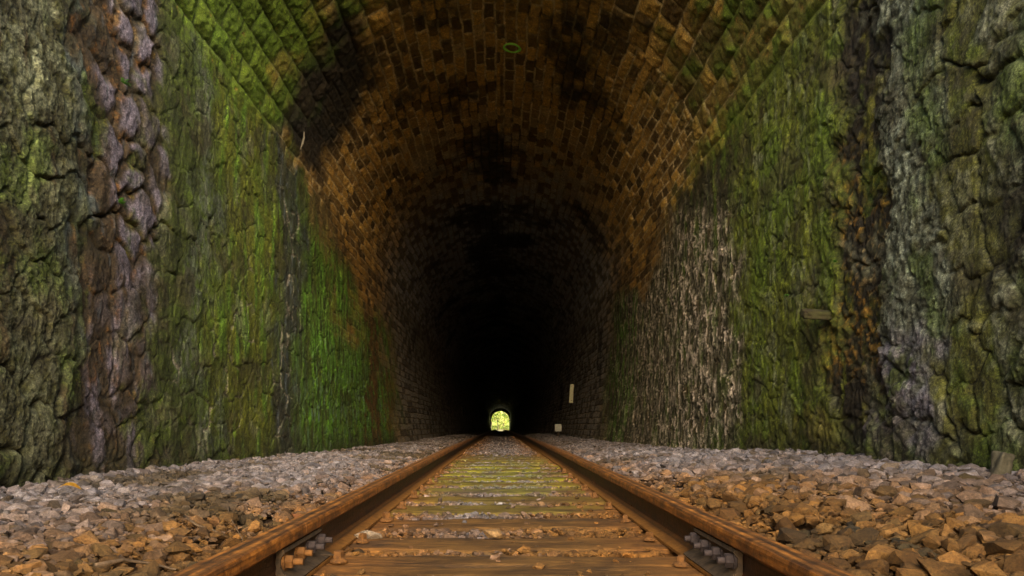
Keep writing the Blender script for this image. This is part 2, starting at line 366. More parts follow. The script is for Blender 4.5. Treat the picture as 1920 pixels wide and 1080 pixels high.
def vault_field(S, U):
    th = (S-SW)/W
    big = fbm(S*.9, U*.55, 4, 105); med = fbm(S*4, U*3, 4, 109); fine = fbm(S*18, U*14, 4, 115)
    s = S+.016*gn(S*3, U*1.6, 121)+.008*gn(S*9, U*5, 125)
    CL = .33                       # big squared stones low on the flanks, brick-sized ones above
    sl_ = np.minimum(s-SW, SW+SA-s); flip = s-SW > SA/2
    kf = (sl_ < 1.98) & (sl_ > 0) & (U < 7.7+.5*gn(np.floor(sl_/.22), S*0, 173))
    cs = np.where(kf, sl_/.22, 500+sl_/.116); CW = np.where(kf, .22, .116)
    ci = np.floor(cs); fs = cs-ci; ci = ci+flip*100
    u = U+.02*gn(S*5, U*3, 127)
    r = .5*np.mod(ci, 2)+.16*h2(ci, ci*0, 131); cl = CL*.88
    q = u/cl+r; cj = np.floor(q); fu = q-cj
    ds = np.minimum(fs, 1-fs)*CW; du = np.minimum(fu, 1-fu)*cl
    jd = np.minimum(ds, du)+.006*fine
    bid = h2(ci, cj, 137); bid2 = h2(ci, cj, 139)
    blk = ss(.001, .018, jd)*(1-.6*kf)+.6*kf*ss(.0, .07, jd)
    joint = 1-ss(.005, .015, jd)
    crown = ss(.55, 1.25, np.sin(th)*1.25)            # 0 at springing, 1 at crown
    left = th < math.pi/2
    # colours
    base = np.zeros(S.shape+(3,), np.float32)+np.array((.34, .185, .048), np.float32)
    c = mix(base, (.62, .34, .075), ss(.25, .9, bid)); c = mix(c, (.66, .37, .08), ss(.75, 1., bid2)*.8)
    c = mix(c, (.34, .27, .19), ss(.8, .95, bid2*.5+bid*.5)*.7*crown)
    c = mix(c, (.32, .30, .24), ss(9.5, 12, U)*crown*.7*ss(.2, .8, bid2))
    c = mix(c, (.26, .18, .045), ss(-.1, .6, fine)*.4)
    soot_shade = ss(.05, .55, big*.9+.45*med+.48*crown-.27-.35*crown*band(U, 9.2, 13.2, 1.2)+.05*ss(11.5, 15.5, U+.9*big))  # soot patches and sooty crown; the depth terms paint in light and dark
    c = mix(c, (.34, .37, .43), ss(11.5, 15.5, U+.8*med)*.75)  # deep lining painted paler blue-grey to lift the darkness there
    c = mix(c, (.045, .026, .010), (bid2 < .34)*.7)
    c = mix(c, (.014, .012, .008), soot_shade*.86)
    pale = joint*ss(.0, .35, med*.6-big*.6+.46-.2*crown)*(1-.8*soot_shade)*(1-.7*ss(10, 14, U))
    c = mix(c, (.012, .009, .006), joint*.85); c = mix(c, (.74, .53, .27), pale*.95)
    # dark stain beside the moss, low on the flanks
    fl = np.minimum(S-SW, SW+SA-S)
    st = band(U+.6*big, 6.7, 8.5, .4)*(1-ss(1.5, 1.9, fl))*ss(-.9, -.4, .6*med+.3*big)*ss(.1, .4, fl)*left
    c = mix(c, (.010, .008, .005), st*.97)
    wl = fbm(S*2.5, U*2, 3, 151)
    ml = left*(1-ss(6.4, 7.6, U+.7*wl))*(1-ss(1.3, 2.2, fl+.5*wl))
    c = mix(c, (.085, .15, .008), ml*ss(-1., -.2, fine+.4*med+.3)*.95); c = mix(c, (.11, .17, .02), ml*ss(.1, .6, fine)*.5)
    c = mix(c, (.02, .022, .006), ml*joint*.7)
    mr = (~left)*(1-ss(6.0, 8.8, U+1.0*wl))*(1-ss(.9, 1.7, fl+.6*wl))
    c = mix(c, (.085, .085, .012), mr*ss(-.8, 0, fine+.5*med+.2)*.9); c = mix(c, MOSS, mr*ss(0, .5, med+.3*big)*.8)
    mr2 = (~left)*(1-ss(.15, .45, fl+.2*wl))*(1-ss(7, 10, U)); c = mix(c, MOSS, mr2*.7)
    vs = gn(U*60, S*80, 161); c = c*np.clip(1+.55*vs+.3*fine, .3, 2)[..., None]
    d = .002*vs+(.014+.014*kf)*(blk-.6)+(.013+.016*kf)*(bid-.5)*blk+.012*fine*blk+.012*med+.008*(fs-.5)*kf
    return d, c

def lined_wall(S, U, left):
    d, c = wall_field(S, U, left)
    n = fbm(S*1.3, U*.6, 3, 171); Z = np.where(left, ZB+S, ZB+(ST-S))
    if left: m = np.maximum(ss(12.6, 15.6, U+1.8*n), ss(8.2, 10.2, U+.8*n)*ss(1.5, 2.5, Z+.7*n+(U-9.5)*.06))
    else: m = np.maximum(ss(13.2, 14.8, U+1.0*n), ss(8.5, 10.5, U)*ss(2.1, 2.5, Z+.4*n))
    k = U[0] > 8.2
    if k.any():
        dv, cv = vault_field(S[:, k], U[:, k]); mk = m[:, k]
        d[:, k] += (dv-d[:, k])*mk; c[:, k] += (cv*np.array((.62, .58, .50))-c[:, k])*mk[..., None]
    return d, c

def fade_field(S, U, part):
    if part == 'vault':
        d, c = vault_field(S, U)
        for lf in (True, False):      # damp and moss climb irregularly over the springing
            r = (S[:, 0] < SW+.5) if lf else (S[:, 0] > SW+SA-.5)
            Sr, Ur = S[r], U[r]; dw, cw = lined_wall(Sr, Ur, lf)
            fl = (Sr-SW) if lf else (SW+SA-Sr)
            m = 1-ss(.02, .30, fl+.22*fbm(Sr*4, Ur*2.5, 3, 251)); d[r] += (dw-d[r])*m*(1-ss(.0, .25, fl)); c[r] += (cw-c[r])*m[..., None]
        return d, c
    return lined_wall(S, U, part == 'left') if U.max() > U0+.1 else wall_field(S, U, part == 'left')

def build_masonry(name, S, U, part, parent, flat=False):
    SS, UU = np.meshgrid(S, U, indexing='ij'); SS = SS.astype(np.float32); UU = UU.astype(np.float32)
    d, c = fade_field(SS, UU, part)
    x, z, nx, nz = profile(SS)
    if not flat: d[:, 0] = -.30
    if flat:     # wing walls stay upright above the springing
        if part == 'left': x, z, nx, nz = np.full(SS.shape, -W), ZB+SS, np.ones(SS.shape), np.zeros(SS.shape)
        else: x, z, nx, nz = np.full(SS.shape, W), ZB+(ST-SS), -np.ones(SS.shape), np.zeros(SS.shape)
    if part != 'vault' and not flat:   # horseshoe: deeper in, the feet of the walls curve inwards
        x = x-np.sign(x)*.34*np.clip((2.1-z)/2.5, 0, 1)**2*ss(7, 17, UU)
    z = z+drop(UU)          # the whole tube follows the falling floor
    # blend wall and vault reliefs where they meet
    if not flat:
        dist = np.abs(SS-SW) if part == 'left' else np.abs(SS-SW-SA) if part == 'right' else np.minimum(SS-SW, SW+SA-SS)
        k = ss(0, .02, dist); d = d*(.35+.65*k)
    else:
        d = d*(.35+.65*ss(0, .02, np.abs(SS-(SW if part == 'left' else SW+SA))))
    V = np.stack([x+nx*d, UU, z+nz*d], -1).reshape(-1, 3)
    me = raw_mesh(name, V, grid_faces(*SS.shape), np.clip(c, 0, 1).reshape(-1, 3), True)
    return link(name, me, M_MAS, parent)

u_list = [U0]
while u_list[-1] < UE: u_list.append(u_list[-1]+max(.010, u_list[-1]**2/4200))
u_list[-1] = UE; UT = np.array([U0]+u_list)
SL = np.concatenate([np.arange(.10, SW, .0095), [SW]])
tun = empty('railway_tunnel', (0, U0, 0))
tag(tun, 'old masonry railway tunnel with sooty barrel vault and mossy side walls', 'tunnel')
tun.location = (0, 0, 0)
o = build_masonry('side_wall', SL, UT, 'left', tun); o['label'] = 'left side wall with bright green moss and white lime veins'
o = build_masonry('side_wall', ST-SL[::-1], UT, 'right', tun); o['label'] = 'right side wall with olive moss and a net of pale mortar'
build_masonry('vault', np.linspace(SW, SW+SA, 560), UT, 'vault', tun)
# cutting walls beside the camera
UW = np.concatenate([np.linspace(-6, 2.1, 30)[:-1], np.arange(2.1, U0-.003, .0065), [U0]])
SWG = np.concatenate([np.arange(.10, 3.35, .0072), np.linspace(3.35, 3.9, 14)])
o = build_masonry('cutting_wall', SWG, UW, 'left', None, True)
tag(o, 'rough stone cutting wall on the left with purple-grey boulders and crusted lichen', 'stone wall')
o = build_masonry('cutting_wall', ST-SWG[::-1], UW, 'right', None, True)
tag(o, 'rough stone cutting wall on the right with pale lichen column and big olive blocks', 'stone wall')

def ring_wall(name, y0, y1, hw, zs, zt, ztop, xo, zb, parent):
    """a headwall with an arched opening: half width hw, springing zs, crown zt"""
    bm = bmesh.new(); N = 28
    inn = [(-hw, zb)]+[(-hw*math.cos(math.pi*k/N), zs+(zt-zs)*math.sin(math.pi*k/N)) for k in range(N+1)]+[(hw, zb)]
    out = [(-xo, zb)]+[(-xo if k < N/2 else xo, ztop) if k not in (N//2,) else (0, ztop) for k in range(N+1)]+[(xo, zb)]
    out = [(-xo, zb)]
    for k in range(N+1):
        t = k/N
        out.append((-xo, zs+(ztop-zs)*t*4) if t < .25 else (xo, zs+(ztop-zs)*(1-t)*4) if t > .75 else (-xo+2*xo*(t-.25)*2, ztop))
    out.append((xo, zb))
    vs = []
    for y in (y0, y1):
        vs.append(([bm.verts.new((x, y, z)) for x, z in inn], [bm.verts.new((x, y, z)) for x, z in out]))
    n = len(inn)
    for k in range(n-1):
        (a, b), (c, d) = vs
        for f in ((a[k], a[k+1], b[k+1], b[k]), (c[k+1], c[k], d[k], d[k+1]), (a[k+1], a[k], c[k], c[k+1]), (b[k], b[k+1], d[k+1], d[k])):
            try: bm.faces.new(f)
            except ValueError: pass
    return from_bm(name, bm, M_HEAD, parent)
M_HEAD = mat_simple_noise('headwall_stone', (.03, .03, .012), (.11, .10, .06), 6, .9, 0, .8, .03)
ring_wall('headwall', U0+.12, U0+.5, 1.975, ZS, ZS+RISE+.03, 5.6, 3.2, 2.2, tun)
ring_wall('far_portal', UE-.4, UE+.3, 1.74, .82, 2.50, 5.0, 3.4, -3.2, tun)

# ------------------------------------------------------------------ ground and track bed
TX = .02                              # centre of the track
GH = .5                               # half gauge
def bed_height(x, y):
    t = x-TX
    ax = np.abs(t)
    L = np.interp(ax, [0, .40, .58, .85, 1.2, 1.7, 2.1], [-.142, -.140, -.120, -.055, -.035, -.045, -.03])
    Rr = np.interp(ax, [0, .40, .58, .80, 1.1, 1.6, 2.1], [-.142, -.140, -.116, -.040, .000, .022, .03])
    z = np.where(t < 0, L, Rr)
    out = ss(.5, .8, ax)
    z = z-out*np.where(t < 0, .055*ss(4, 9, y), .085*ss(4.6, 8, y))
    z = z+out*.018*fbm(x*1.6, y*1.2, 3, 201)+.008*fbm(x*7, y*7, 2, 203)
    return z+drop(y)
xs = np.linspace(-2.12, 2.12, 130); ys = np.concatenate([np.arange(-3, 1, .2), np.arange(1, 9, .04), np.arange(9, 30, .15), np.linspace(30, UE+2, 60)])
XX, YY = np.meshgrid(xs, ys, indexing='ij')
ZZ = bed_height(XX, YY)-.012
def bed_colour(x, y, r1, r2, r3):
    """colour of a stone or of the fines at (x,y)"""
    ax = np.abs(x-TX)
    n1 = fbm(x*1.5, y*1.1, 3, 211); n2 = fbm(x*4, y*3, 3, 213)
    grey = np.stack([.170+.10*(r1-.5), .152+.09*(r1-.5), .160+.09*(r1-.5)], -1)
    tanc = np.stack([.160+.12*(r1-.5), .080+.06*(r1-.5), .020+.02*(r1-.5)], -1)
    oran = np.stack([.20+.12*(r1-.5), .085+.05*(r1-.5), .014+.012*(r1-.5)], -1)
    brow = np.stack([.055+.04*(r1-.5), .038+.026*(r1-.5), .014+.01*(r1-.5)], -1)
    near = np.where(x > 0, 1-ss(2.4, 4.8, y), .75*(1-ss(1.9, 3.6, y)))
    w_or = np.exp(-((ax-.5)/.24)**2)*(.75+.5*n2)+.25*near*(ax < .5)
    w_tan = np.exp(-((ax-.6)/(.35+.35*near))**2)*(.5+.7*near)+.25*near
    c = grey+(tanc-grey)*np.clip(w_tan+.5*(r2-.6)+.25*n1, 0, 1)[..., None]
    c = c+(oran-c)*np.clip(w_or+.5*(r3-.6), 0, 1)[..., None]
    c = c+(brow-c)*np.clip(ss(.08, .45, n1+.4*n2)*.8*np.where(x < 0, 1, .7)*(ax > .55)+(r2 > .93)*.6, 0, 1)[..., None]
    gm = (ax < .42)*band(y, 4.3, 8.5, 1.2)*ss(-.2, .4, n2+.1)
    c = c+(np.array((.12, .14, .015))-c)*(gm*.6)[..., None]
    return np.clip(c, .012, 1)
half = np.full(XX.shape, .35)
bc = bed_colour(XX, YY, half, half, half)*(.45+.35*np.exp(-((np.abs(XX-TX)-.42)/.16)**2))[..., None]*np.array((1.05, .95, .75))
me = raw_mesh('track_bed', np.stack([XX, YY, ZZ], -1).reshape(-1, 3), grid_faces(*XX.shape), bc.reshape(-1, 3), True)
tb = link('track_bed', me, M_STONE); tag(tb, kind='structure')
# ground sheet to the horizon
gx = np.concatenate([[-900, -300, -80, -20], np.linspace(-6, 6, 9), [20, 80, 300, 900]])
gy = np.concatenate([[-900, -200, -40, -10], np.linspace(0, 154, 20), [160, 175, 200, 260, 400, 900, 1500]])
GX, GY = np.meshgrid(gx, gy, indexing='ij')
GZ = np.where(GY < UE+1, drop(GY)-.55, drop(np.minimum(GY, UE+20))-.12)
gc = np.zeros(GX.shape+(3,))+np.array((.42, .36, .16))
gc = mix(gc.astype(np.float32), (.10, .16, .03), ss(2.5, 9, np.abs(GX)))
me = raw_mesh('ground', np.stack([GX, GY, GZ], -1).reshape(-1, 3), grid_faces(*GX.shape), gc.reshape(-1, 3), True)
tag(link('ground', me, M_STONE), kind='structure')

# ------------------------------------------------------------------ sleepers
SLP = [(2.08, .31), (2.465, .23), (2.95, .26), (3.44, .27), (3.89, .27)]
y = 4.36
while y < 26: SLP.append((y, .275)); y += .48
SLP.insert(0, (1.45, .24))
def sleeper_mesh(seed, depth, colA, moss):
    n, m = 150, 22
    xx = np.linspace(-.95, .95, n)
    # profile round the top: front foot, front edge, top, back edge, back foot
    yy = np.concatenate([[-depth/2, -depth/2, -depth/2+.004], np.linspace(-depth/2+.014, depth/2-.014, m), [depth/2-.004, depth/2, depth/2]])
    zz = np.concatenate([[-.13, -.018, -.005], np.zeros(m), [-.005, -.018, -.13]])
    X, Y = np.meshgrid(xx, yy, indexing='ij'); Z = np.tile(zz, (n, 1))
    g = fbm(X*2.2+seed, Y*55+seed*3, 3, 301); cr = ss(.45, .7, fbm(X*1.1+seed*7, Y*70, 2, 305))
    wear = fbm(X*4+seed, Y*6, 3, 309)
    Z = Z+np.where(Z > -.1, .0035*g-.009*cr+.006*wear, 0)
    Y = Y+.006*fbm(X*5, Y*0+seed, 3, 311)*np.sign(Y+1e-6)
    # ends run ragged
    X = X+np.where(np.abs(X) > .93, .012*gn(Y*40, Y*0+seed, 313), 0)
    c = np.zeros(X.shape+(3,), np.float32)+np.array(colA, np.float32)
    c = mix(c, (.032, .020, .010), cr); c = mix(c, (.20, .085, .016), np.exp(-((np.abs(X)-.5)/.17)**2)*.75)
    c = mix(c, (.19, .20, .012), moss*ss(-.3, .4, wear+.2)*(np.abs(X) < .46))
    c = mix(c, (.03, .022, .014), ss(.2, .6, fbm(X*3+seed*5, Y*9, 3, 317))*.55)
    V = np.stack([X, Y, Z], -1).reshape(-1, 3); Fq = grid_faces(*X.shape)
    return raw_mesh('sleeper', V, Fq, c.reshape(-1, 3), True)
def spike_bm(rot):
    bm = bmesh.new()
    def ring(r, z, n, ro=0): return [bm.verts.new((r*math.cos(2*math.pi*k/n+ro), r*math.sin(2*math.pi*k/n+ro), z)) for k in range(n)]
    rs = [ring(.034, .0, 16), ring(.034, .006, 16), ring(.024, .013, 16), ring(.017, .018, 16)]
    for a, b in zip(rs, rs[1:]):
        for k in range(16): bm.faces.new((a[k], a[(k+1) % 16], b[(k+1) % 16], b[k]))
    bm.faces.new(rs[-1])
    q = [ring(.021, .016, 4, rot), ring(.019, .040, 4, rot), ring(.013, .044, 4, rot)]
    for a, b in zip(q, q[1:]):
        for k in range(4): bm.faces.new((a[k], a[(k+1) % 4], b[(k+1) % 4], b[k]))
    bm.faces.new(q[-1])
    return bm
spike_me = []
for r_ in (.4, 1.0, 1.9):
    bm = spike_bm(r_); bmesh.ops.recalc_face_normals(bm, faces=bm.faces)
    me = bpy.data.meshes.new('screw_spike'); bm.to_mesh(me); bm.free(); me.materials.append(M_SPIKE); spike_me.append(me)
ORD = ['nearest', 'second', 'third', 'fourth', 'fifth', 'sixth', 'seventh', 'eighth', 'ninth', 'tenth', 'eleventh', 'twelfth', 'thirteenth', 'fourteenth']
LOOK = {1: 'broad weathered brown sleeper under the rail joint, nearest complete one in front', 2: 'narrow sleeper right behind the broad joint sleeper, dark front edge',
        3: 'grey brown sleeper third from the front with a dark damp middle'}
ST_SLEEPERS = []
for i, (yy, dep) in enumerate(SLP):
    moss = .75 if 4.9 < yy < 7.2 else .5 if 4.2 < yy < 8.2 else .0 if yy < 3.2 else .25
    colA = (.112, .060, .016) if yy < 3.2 else (.105, .066, .022) if i % 3 else (.085, .066, .048)
    me = sleeper_mesh(i*1.37, dep, colA, moss)
    o = link('sleeper', me, M_WOOD); o.location = (TX+random.uniform(-.03, .03), yy, -.124+float(drop(yy)))
    o.rotation_euler = (0, 0, random.uniform(-.012, .012))
    if i == 0: lab = 'brown timber sleeper at the very bottom edge, in front of the rail joint'
    elif i in LOOK: lab = LOOK[i]
    elif i < 14: lab = ('mossy yellow green sleeper' if moss > .5 else 'worn timber sleeper')+', %s one counted from the joint sleeper into the tunnel' % ORD[i-1]
    else: lab = 'small timber sleeper deep in the dark of the tunnel, half buried in stones'
    tag(o, lab, 'railway sleeper', 'timber sleepers under the track')
    if yy < 6.2:
        for sx in (-1, 1):
            for k, off in enumerate((-.088, .088)):
                s = bpy.data.objects.new('screw_spike', spike_me[(i+k) % 3]); COL.objects.link(s); s.parent = o
                q = random.uniform(.6, .78); s.scale = (q, q, q); s.location = (sx*GH+sx*.031+off-o.location.x+TX, random.uniform(-.05, .05), .004); s.rotation_euler = (random.uniform(-.12, .12), random.uniform(-.12, .12), random.uniform(0, 3))

# ------------------------------------------------------------------ rails
def rail_section():   # half-profile mirrored; origin at the top of the head
    h = [(.0, .0), (.022, -.001), (.029, -.005), (.0315, -.012), (.031, -.030), (.028, -.034), (.012, -.041), (.0075, -.048), (.0068, -.085), (.010, -.098), (.022, -.104), (.055, -.112), (.058, -.114), (.058, -.1215)]
    return h+[(-x, z) for x, z in h[::-1][:-1]]
SEC = rail_section()
def rail_bar(y0, y1, xc, parent):
    if y1 > 40: ys_ = list(np.concatenate([np.arange(y0, 26, .5), np.linspace(26, y1, 40)]))
    else: ys_ = list(np.linspace(y0, y1, 12))
    bm = bmesh.new(); prev = None
    for yv in ys_:
        rr = [bm.verts.new((x, yv, z+float(drop(yv)))) for x, z in SEC]
        if prev:
            for k in range(len(SEC)): bm.faces.new((prev[k], prev[(k+1) % len(SEC)], rr[(k+1) % len(SEC)], rr[k]))
        else: bm.faces.new(rr[::-1])
        prev = rr
    bm.faces.new(prev)
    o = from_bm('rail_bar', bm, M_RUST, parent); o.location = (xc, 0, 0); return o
JY = 1.98
def fishplate(side, parent, xc):
    """angle bar in the fishing of the rail, on the inner (track) side"""
    s = -side
    pr = [(.009, -.044), (.016, -.041), (.027, -.038), (.030, -.046), (.021, -.058), (.020, -.078), (.026, -.092), (.040, -.100), (.058, -.108), (.056, -.1125), (.024, -.103), (.009, -.096)]
    bm = bmesh.new(); prev = None; L = .19
    for yv in np.linspace(-L, L, 9):
        e = 1 if abs(yv) < L-.001 else .94
        rr = [bm.verts.new((s*(.009+(x-.009)*e), yv, z)) for x, z in pr]
        if prev:
            for k in range(len(pr)): bm.faces.new((prev[k], prev[(k+1) % len(pr)], rr[(k+1) % len(pr)], rr[k]))
        else: bm.faces.new(rr)
        prev = rr
    bm.faces.new(prev)
    o = from_bm('fishplate', bm, M_IRON, parent); o.location = (xc, JY, 0)
    for k in range(4):
        b = bmesh.new()
        def cyl(r0, r1, x0, x1, n, ro=0):
            a = [b.verts.new((s*x0, r0*math.cos(2*math.pi*j/n+ro), r0*math.sin(2*math.pi*j/n+ro))) for j in range(n)]
            c = [b.verts.new((s*x1, r1*math.cos(2*math.pi*j/n+ro), r1*math.sin(2*math.pi*j/n+ro))) for j in range(n)]
            for j in range(n): b.faces.new((a[j], a[(j+1) % n], c[(j+1) % n], c[j]))
            b.faces.new(a); b.faces.new(c)
        ro = random.uniform(0, 1)
        cyl(.021, .021, .018, .026, 16); cyl(.0165, .0165, .026, .041, 6, ro); cyl(.0165, .013, .041, .0435, 6, ro); cyl(.008, .0075, .0435, .057+.008*random.random(), 12)
        bo = from_bm('bolt', b, M_NUT if k > 1 else M_SPIKE if side < 0 else M_NUT, o); bo.location = (0, -.165+.11*k, -.068+random.uniform(-.003, .003))
    return o
for side, nm in ((-1, 'left'), (1, 'right')):
    r_ = empty('rail', (0, 0, 0)); xc = TX+side*(GH+.0315)
    tag(r_, 'rusty steel rail on the %s with a four-bolt joint bar' % nm, 'rail', 'pair of rusty rails running into the tunnel')
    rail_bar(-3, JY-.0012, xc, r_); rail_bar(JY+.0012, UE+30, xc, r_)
    fishplate(side, r_, xc)

# ------------------------------------------------------------------ ballast
def stone_template(seed):
    rg = np.random.default_rng(seed); bm = bmesh.new()
    pts = rg.normal(size=(17, 3)); pts /= np.linalg.norm(pts, axis=1)[:, None]
    pts *= rg.uniform(.78, 1.15, (17, 1)); pts *= np.array((1.0, rg.uniform(.65, .95), rg.uniform(.5, .8)))
    for p in pts: bm.verts.new(p)
    rres = bmesh.ops.convex_hull(bm, input=bm.verts)
    for v in [v for v in bm.verts if not v.link_faces]: bm.verts.remove(v)
    bmesh.ops.triangulate(bm, faces=bm.faces); bm.verts.index_update()
    V = np.array([v.co[:] for v in bm.verts]); Fc = np.array([[v.index for v in f.verts] for f in bm.faces]); bm.free()
    return V, Fc
TEMPL = [stone_template(400+k) for k in range(24)]
def euler_mats(n):
    q = RNG.normal(size=(n, 4)); q /= np.linalg.norm(q, axis=1)[:, None]; a, b, c, d = q.T
    return np.stack([np.stack([1-2*(c*c+d*d), 2*(b*c-a*d), 2*(b*d+a*c)], -1), np.stack([2*(b*c+a*d), 1-2*(b*b+d*d), 2*(c*d-a*b)], -1), np.stack([2*(b*d-a*c), 2*(c*d+a*b), 1-2*(b*b+c*c)], -1)], 1)
def scatter(x0, x1, y0, y1, sp, keep=1.0):
    xs_, ys_ = np.arange(x0, x1, sp), np.arange(y0, y1, sp)
    A, B = np.meshgrid(xs_, ys_); A = A.ravel()+RNG.uniform(-.5, .5, A.size)*sp; B = B.ravel()+RNG.uniform(-.5, .5, B.size)*sp
    k = RNG.uniform(size=A.size) < keep
    return A[k], B[k]
px_, py_, rad_, lift_ = [], [], [], []
def add(A, B, r0, r1, lift, pw=1.6):
    r = r0+(r1-r0)*RNG.uniform(size=A.size)**pw
    px_.append(A); py_.append(B); rad_.append(r); lift_.append(np.full(A.size, lift))
for s0, s1 in ((-2.0, -.57+TX), (.57+TX, 2.0)):
    add(*scatter(s0, s1, 1.0, 9, .034), .016, .038, .002)
    add(*scatter(s0, s1, 1.0, 9, .062), .022 if s0 < 0 else .028, .044 if s0 < 0 else .052, .014)
    add(*scatter(s0, s1, 1.2, 6, .026), .007, .016, .020)
    add(*scatter(s0, s1, 9, 17, .050), .022, .042, .008)
    add(*scatter(s0, s1, 17, 28, .10), .035, .055, .006)
add(*scatter(-.44+TX, .44+TX, 1.3, 7, .035, .8), .006, .014, .010)
add(*scatter(-.44+TX, .44+TX, 1.3, 9, .033), .012, .028, .000)
add(*scatter(-.44+TX, .44+TX, 1.3, 9, .07, .2), .02, .032, .004)
add(*scatter(-.43+TX, .43+TX, 9, 26, .055), .022, .036, .016)
A, B, RD, LF = map(np.concatenate, (px_, py_, rad_, lift_))
ax = np.abs(A-TX)
mid = ax < .5
keep = np.ones(A.size, bool)
on = np.zeros(A.size, bool)
for yy, dep in SLP:
    hit = (np.abs(B-yy) < dep/2+.006) & (ax < .98); on |= hit
loose = RNG.uniform(size=A.size)
keep &= ~(on & mid & (loose > np.where(B > 9.5, .45, np.where(B > 3.6, .05, .03))))
keep &= ~(mid & ~on & (fbm(A*3, B*3, 2, 221) > .35) & (loose > .3))
keep &= ~(on & ~mid & (ax < .82) & (loose > .35))
A, B, RD, LF, on, mid = A[keep], B[keep], RD[keep], LF[keep], on[keep], mid[keep]
RD = np.where(on & mid, RD*.75, RD)
Z = bed_height(A, B)+LF+RD*.25
Z = np.where(on & mid, -.128+drop(B)+RD*.45, Z)
fo = np.exp(-((np.abs(A-TX)-.5)/.10)**2); Z = Z-.012*fo*(~mid)
rm = euler_mats(A.size)
tid = RNG.integers(0, len(TEMPL), A.size)
cst = bed_colour(A, B, RNG.uniform(size=A.size), RNG.uniform(size=A.size), RNG.uniform(size=A.size))
cst = cst*RNG.uniform(.4, 1.05, (A.size, 1))
Vs, Fs, Cs, base = [], [], [], 0
for t, (tv, tf) in enumerate(TEMPL):
    idx = np.where(tid == t)[0]; n = idx.size
    v = np.einsum('nij,kj->nki', rm[idx], tv)*RD[idx][:, None, None]
    v[..., 2] *= .68
    v = v+np.stack([A[idx], B[idx], Z[idx]], -1)[:, None, :]
    Vs.append(v.reshape(-1, 3)); Cs.append(np.repeat(cst[idx], len(tv), 0))
    Fs.append((tf[None]+(np.arange(n)*len(tv))[:, None, None]).reshape(-1, 3)+base); base += n*len(tv)
me = raw_mesh('ballast', np.concatenate(Vs), np.concatenate(Fs), np.concatenate(Cs))
tag(link('ballast', me, M_STONE), kind='stuff')

# ------------------------------------------------------------------ single things on the floor and walls
def bed_point(px, py, lift=0):
    y = 2.0
    for _ in range(40):
        x = (px-VX)*y/F; z = float(bed_height(np.array([x]), np.array([y]))[0])+lift
        y = max(1.2, min(25, .5*y+.5*(CH-z)*F/(py-VY)))
    return x, y, z
def rock(name, loc, r, seed, col, sq=(1, 1, 1)):
    v, f = stone_template(seed); v = v*np.array(sq)*r
    me = raw_mesh(name, v, f, np.tile(np.array(col), (len(v), 1))); o = link(name, me, M_STONE); o.location = loc; return o
def tube(name, pts, r, mat, n=6):
    bm = bmesh.new(); prev = None; N = len(pts)
    for i, p in enumerate(pts):
        p = Vector(p); d = (Vector(pts[min(i+1, N-1)])-Vector(pts[max(i-1, 0)])).normalized()
        s = d.cross(Vector((0, 0, 1))); s = s.normalized() if s.length > .01 else Vector((1, 0, 0)); t = s.cross(d)
        rr = r*(1-.6*i/(N-1))
        ring = [bm.verts.new(p+s*rr*math.cos(2*math.pi*k/n)+t*rr*math.sin(2*math.pi*k/n)) for k in range(n)]
        if prev:
            for k in range(n): bm.faces.new((prev[k], prev[(k+1) % n], ring[(k+1) % n], ring[k]))
        else: bm.faces.new(ring)
        prev = ring
    bm.faces.new(prev)
    return from_bm(name, bm, mat, None, True)
def twig(pts, r, lab, lift=.03):
    w_ = [bed_point(px, py, lift+.006*math.sin(i*2.1)) for i, (px, py) in enumerate(pts)]
    tag(tube('twig', w_, r, M_TWIG), lab, 'twig', 'dead twigs lying on the stones')
twig([(345, 968), (370, 985), (395, 992), (420, 1003)], .004, 'thin bare twig on grey stones left of the left rail, upper of two')
twig([(480, 1052), (510, 1043), (560, 1040), (640, 1041)], .005, 'dark crooked twig on the stones beside the bottom of the left rail')
twig([(180, 1060), (230, 1050), (280, 1056), (330, 1068)], .005, 'long brown twig on stones at the bottom left corner')
twig([(430, 940), (428, 965), (440, 985), (455, 1012)], .003, 'short bent twig standing between stones on the left')
def leaf(px, py, size, c0, c1, lab, rz=0.3):
    x, y_, z = bed_point(px, py, .04)
    bm = bmesh.new(); N = 8; L_, R_ = [], []
    for k in range(N+1):
        t = k/N; wd = size*.3*math.sin(math.pi*t)**.8; cz = size*.25*math.sin(math.pi*t)+size*.1*t
        L_.append(bm.verts.new((size*(t-.5), wd, cz))); R_.append(bm.verts.new((size*(t-.5), -wd-.0005, cz+.15*wd)))
    for k in range(N): bm.faces.new((L_[k], L_[k+1], R_[k+1], R_[k]))
    r = bmesh.ops.solidify(bm, geom=bm.faces[:], thickness=.0015)
    o = from_bm('leaf', bm, mat_simple_noise('dry_leaf', c0, c1, 60, .7), None, True); o.location = (x, y_, z); o.rotation_euler = (.2, .1, rz)
    tag(o, lab, 'leaf', 'fallen leaves on the stones')
leaf(128, 921, .085, (.45, .22, .02), (.62, .36, .04), 'yellow orange fallen leaf at the foot of the left wall')
leaf(470, 1040, .06, (.30, .08, .02), (.45, .16, .03), 'reddish brown fallen leaf among stones by the left rail', 1.0)
leaf(555, 975, .06, (.35, .13, .05), (.5, .22, .08), 'pinkish brown fallen leaf on the grey stones left of the track', 2.0)
x, y_, z = P(692, 1037, 2.52)
tag(rock('stone', (x, 2.52, -.108), .036, 977, (.21, .165, .12), (1.25, .8, .9)), 'large pale stone lying alone on the front sleeper near the left rail', 'stone')
tag(rock('stone', (P(924, 1033, 2.6)[0], 2.55, -.108), .034, 981, (.20, .12, .05)), 'rounded tan stone between the two front sleepers at mid track', 'stone')
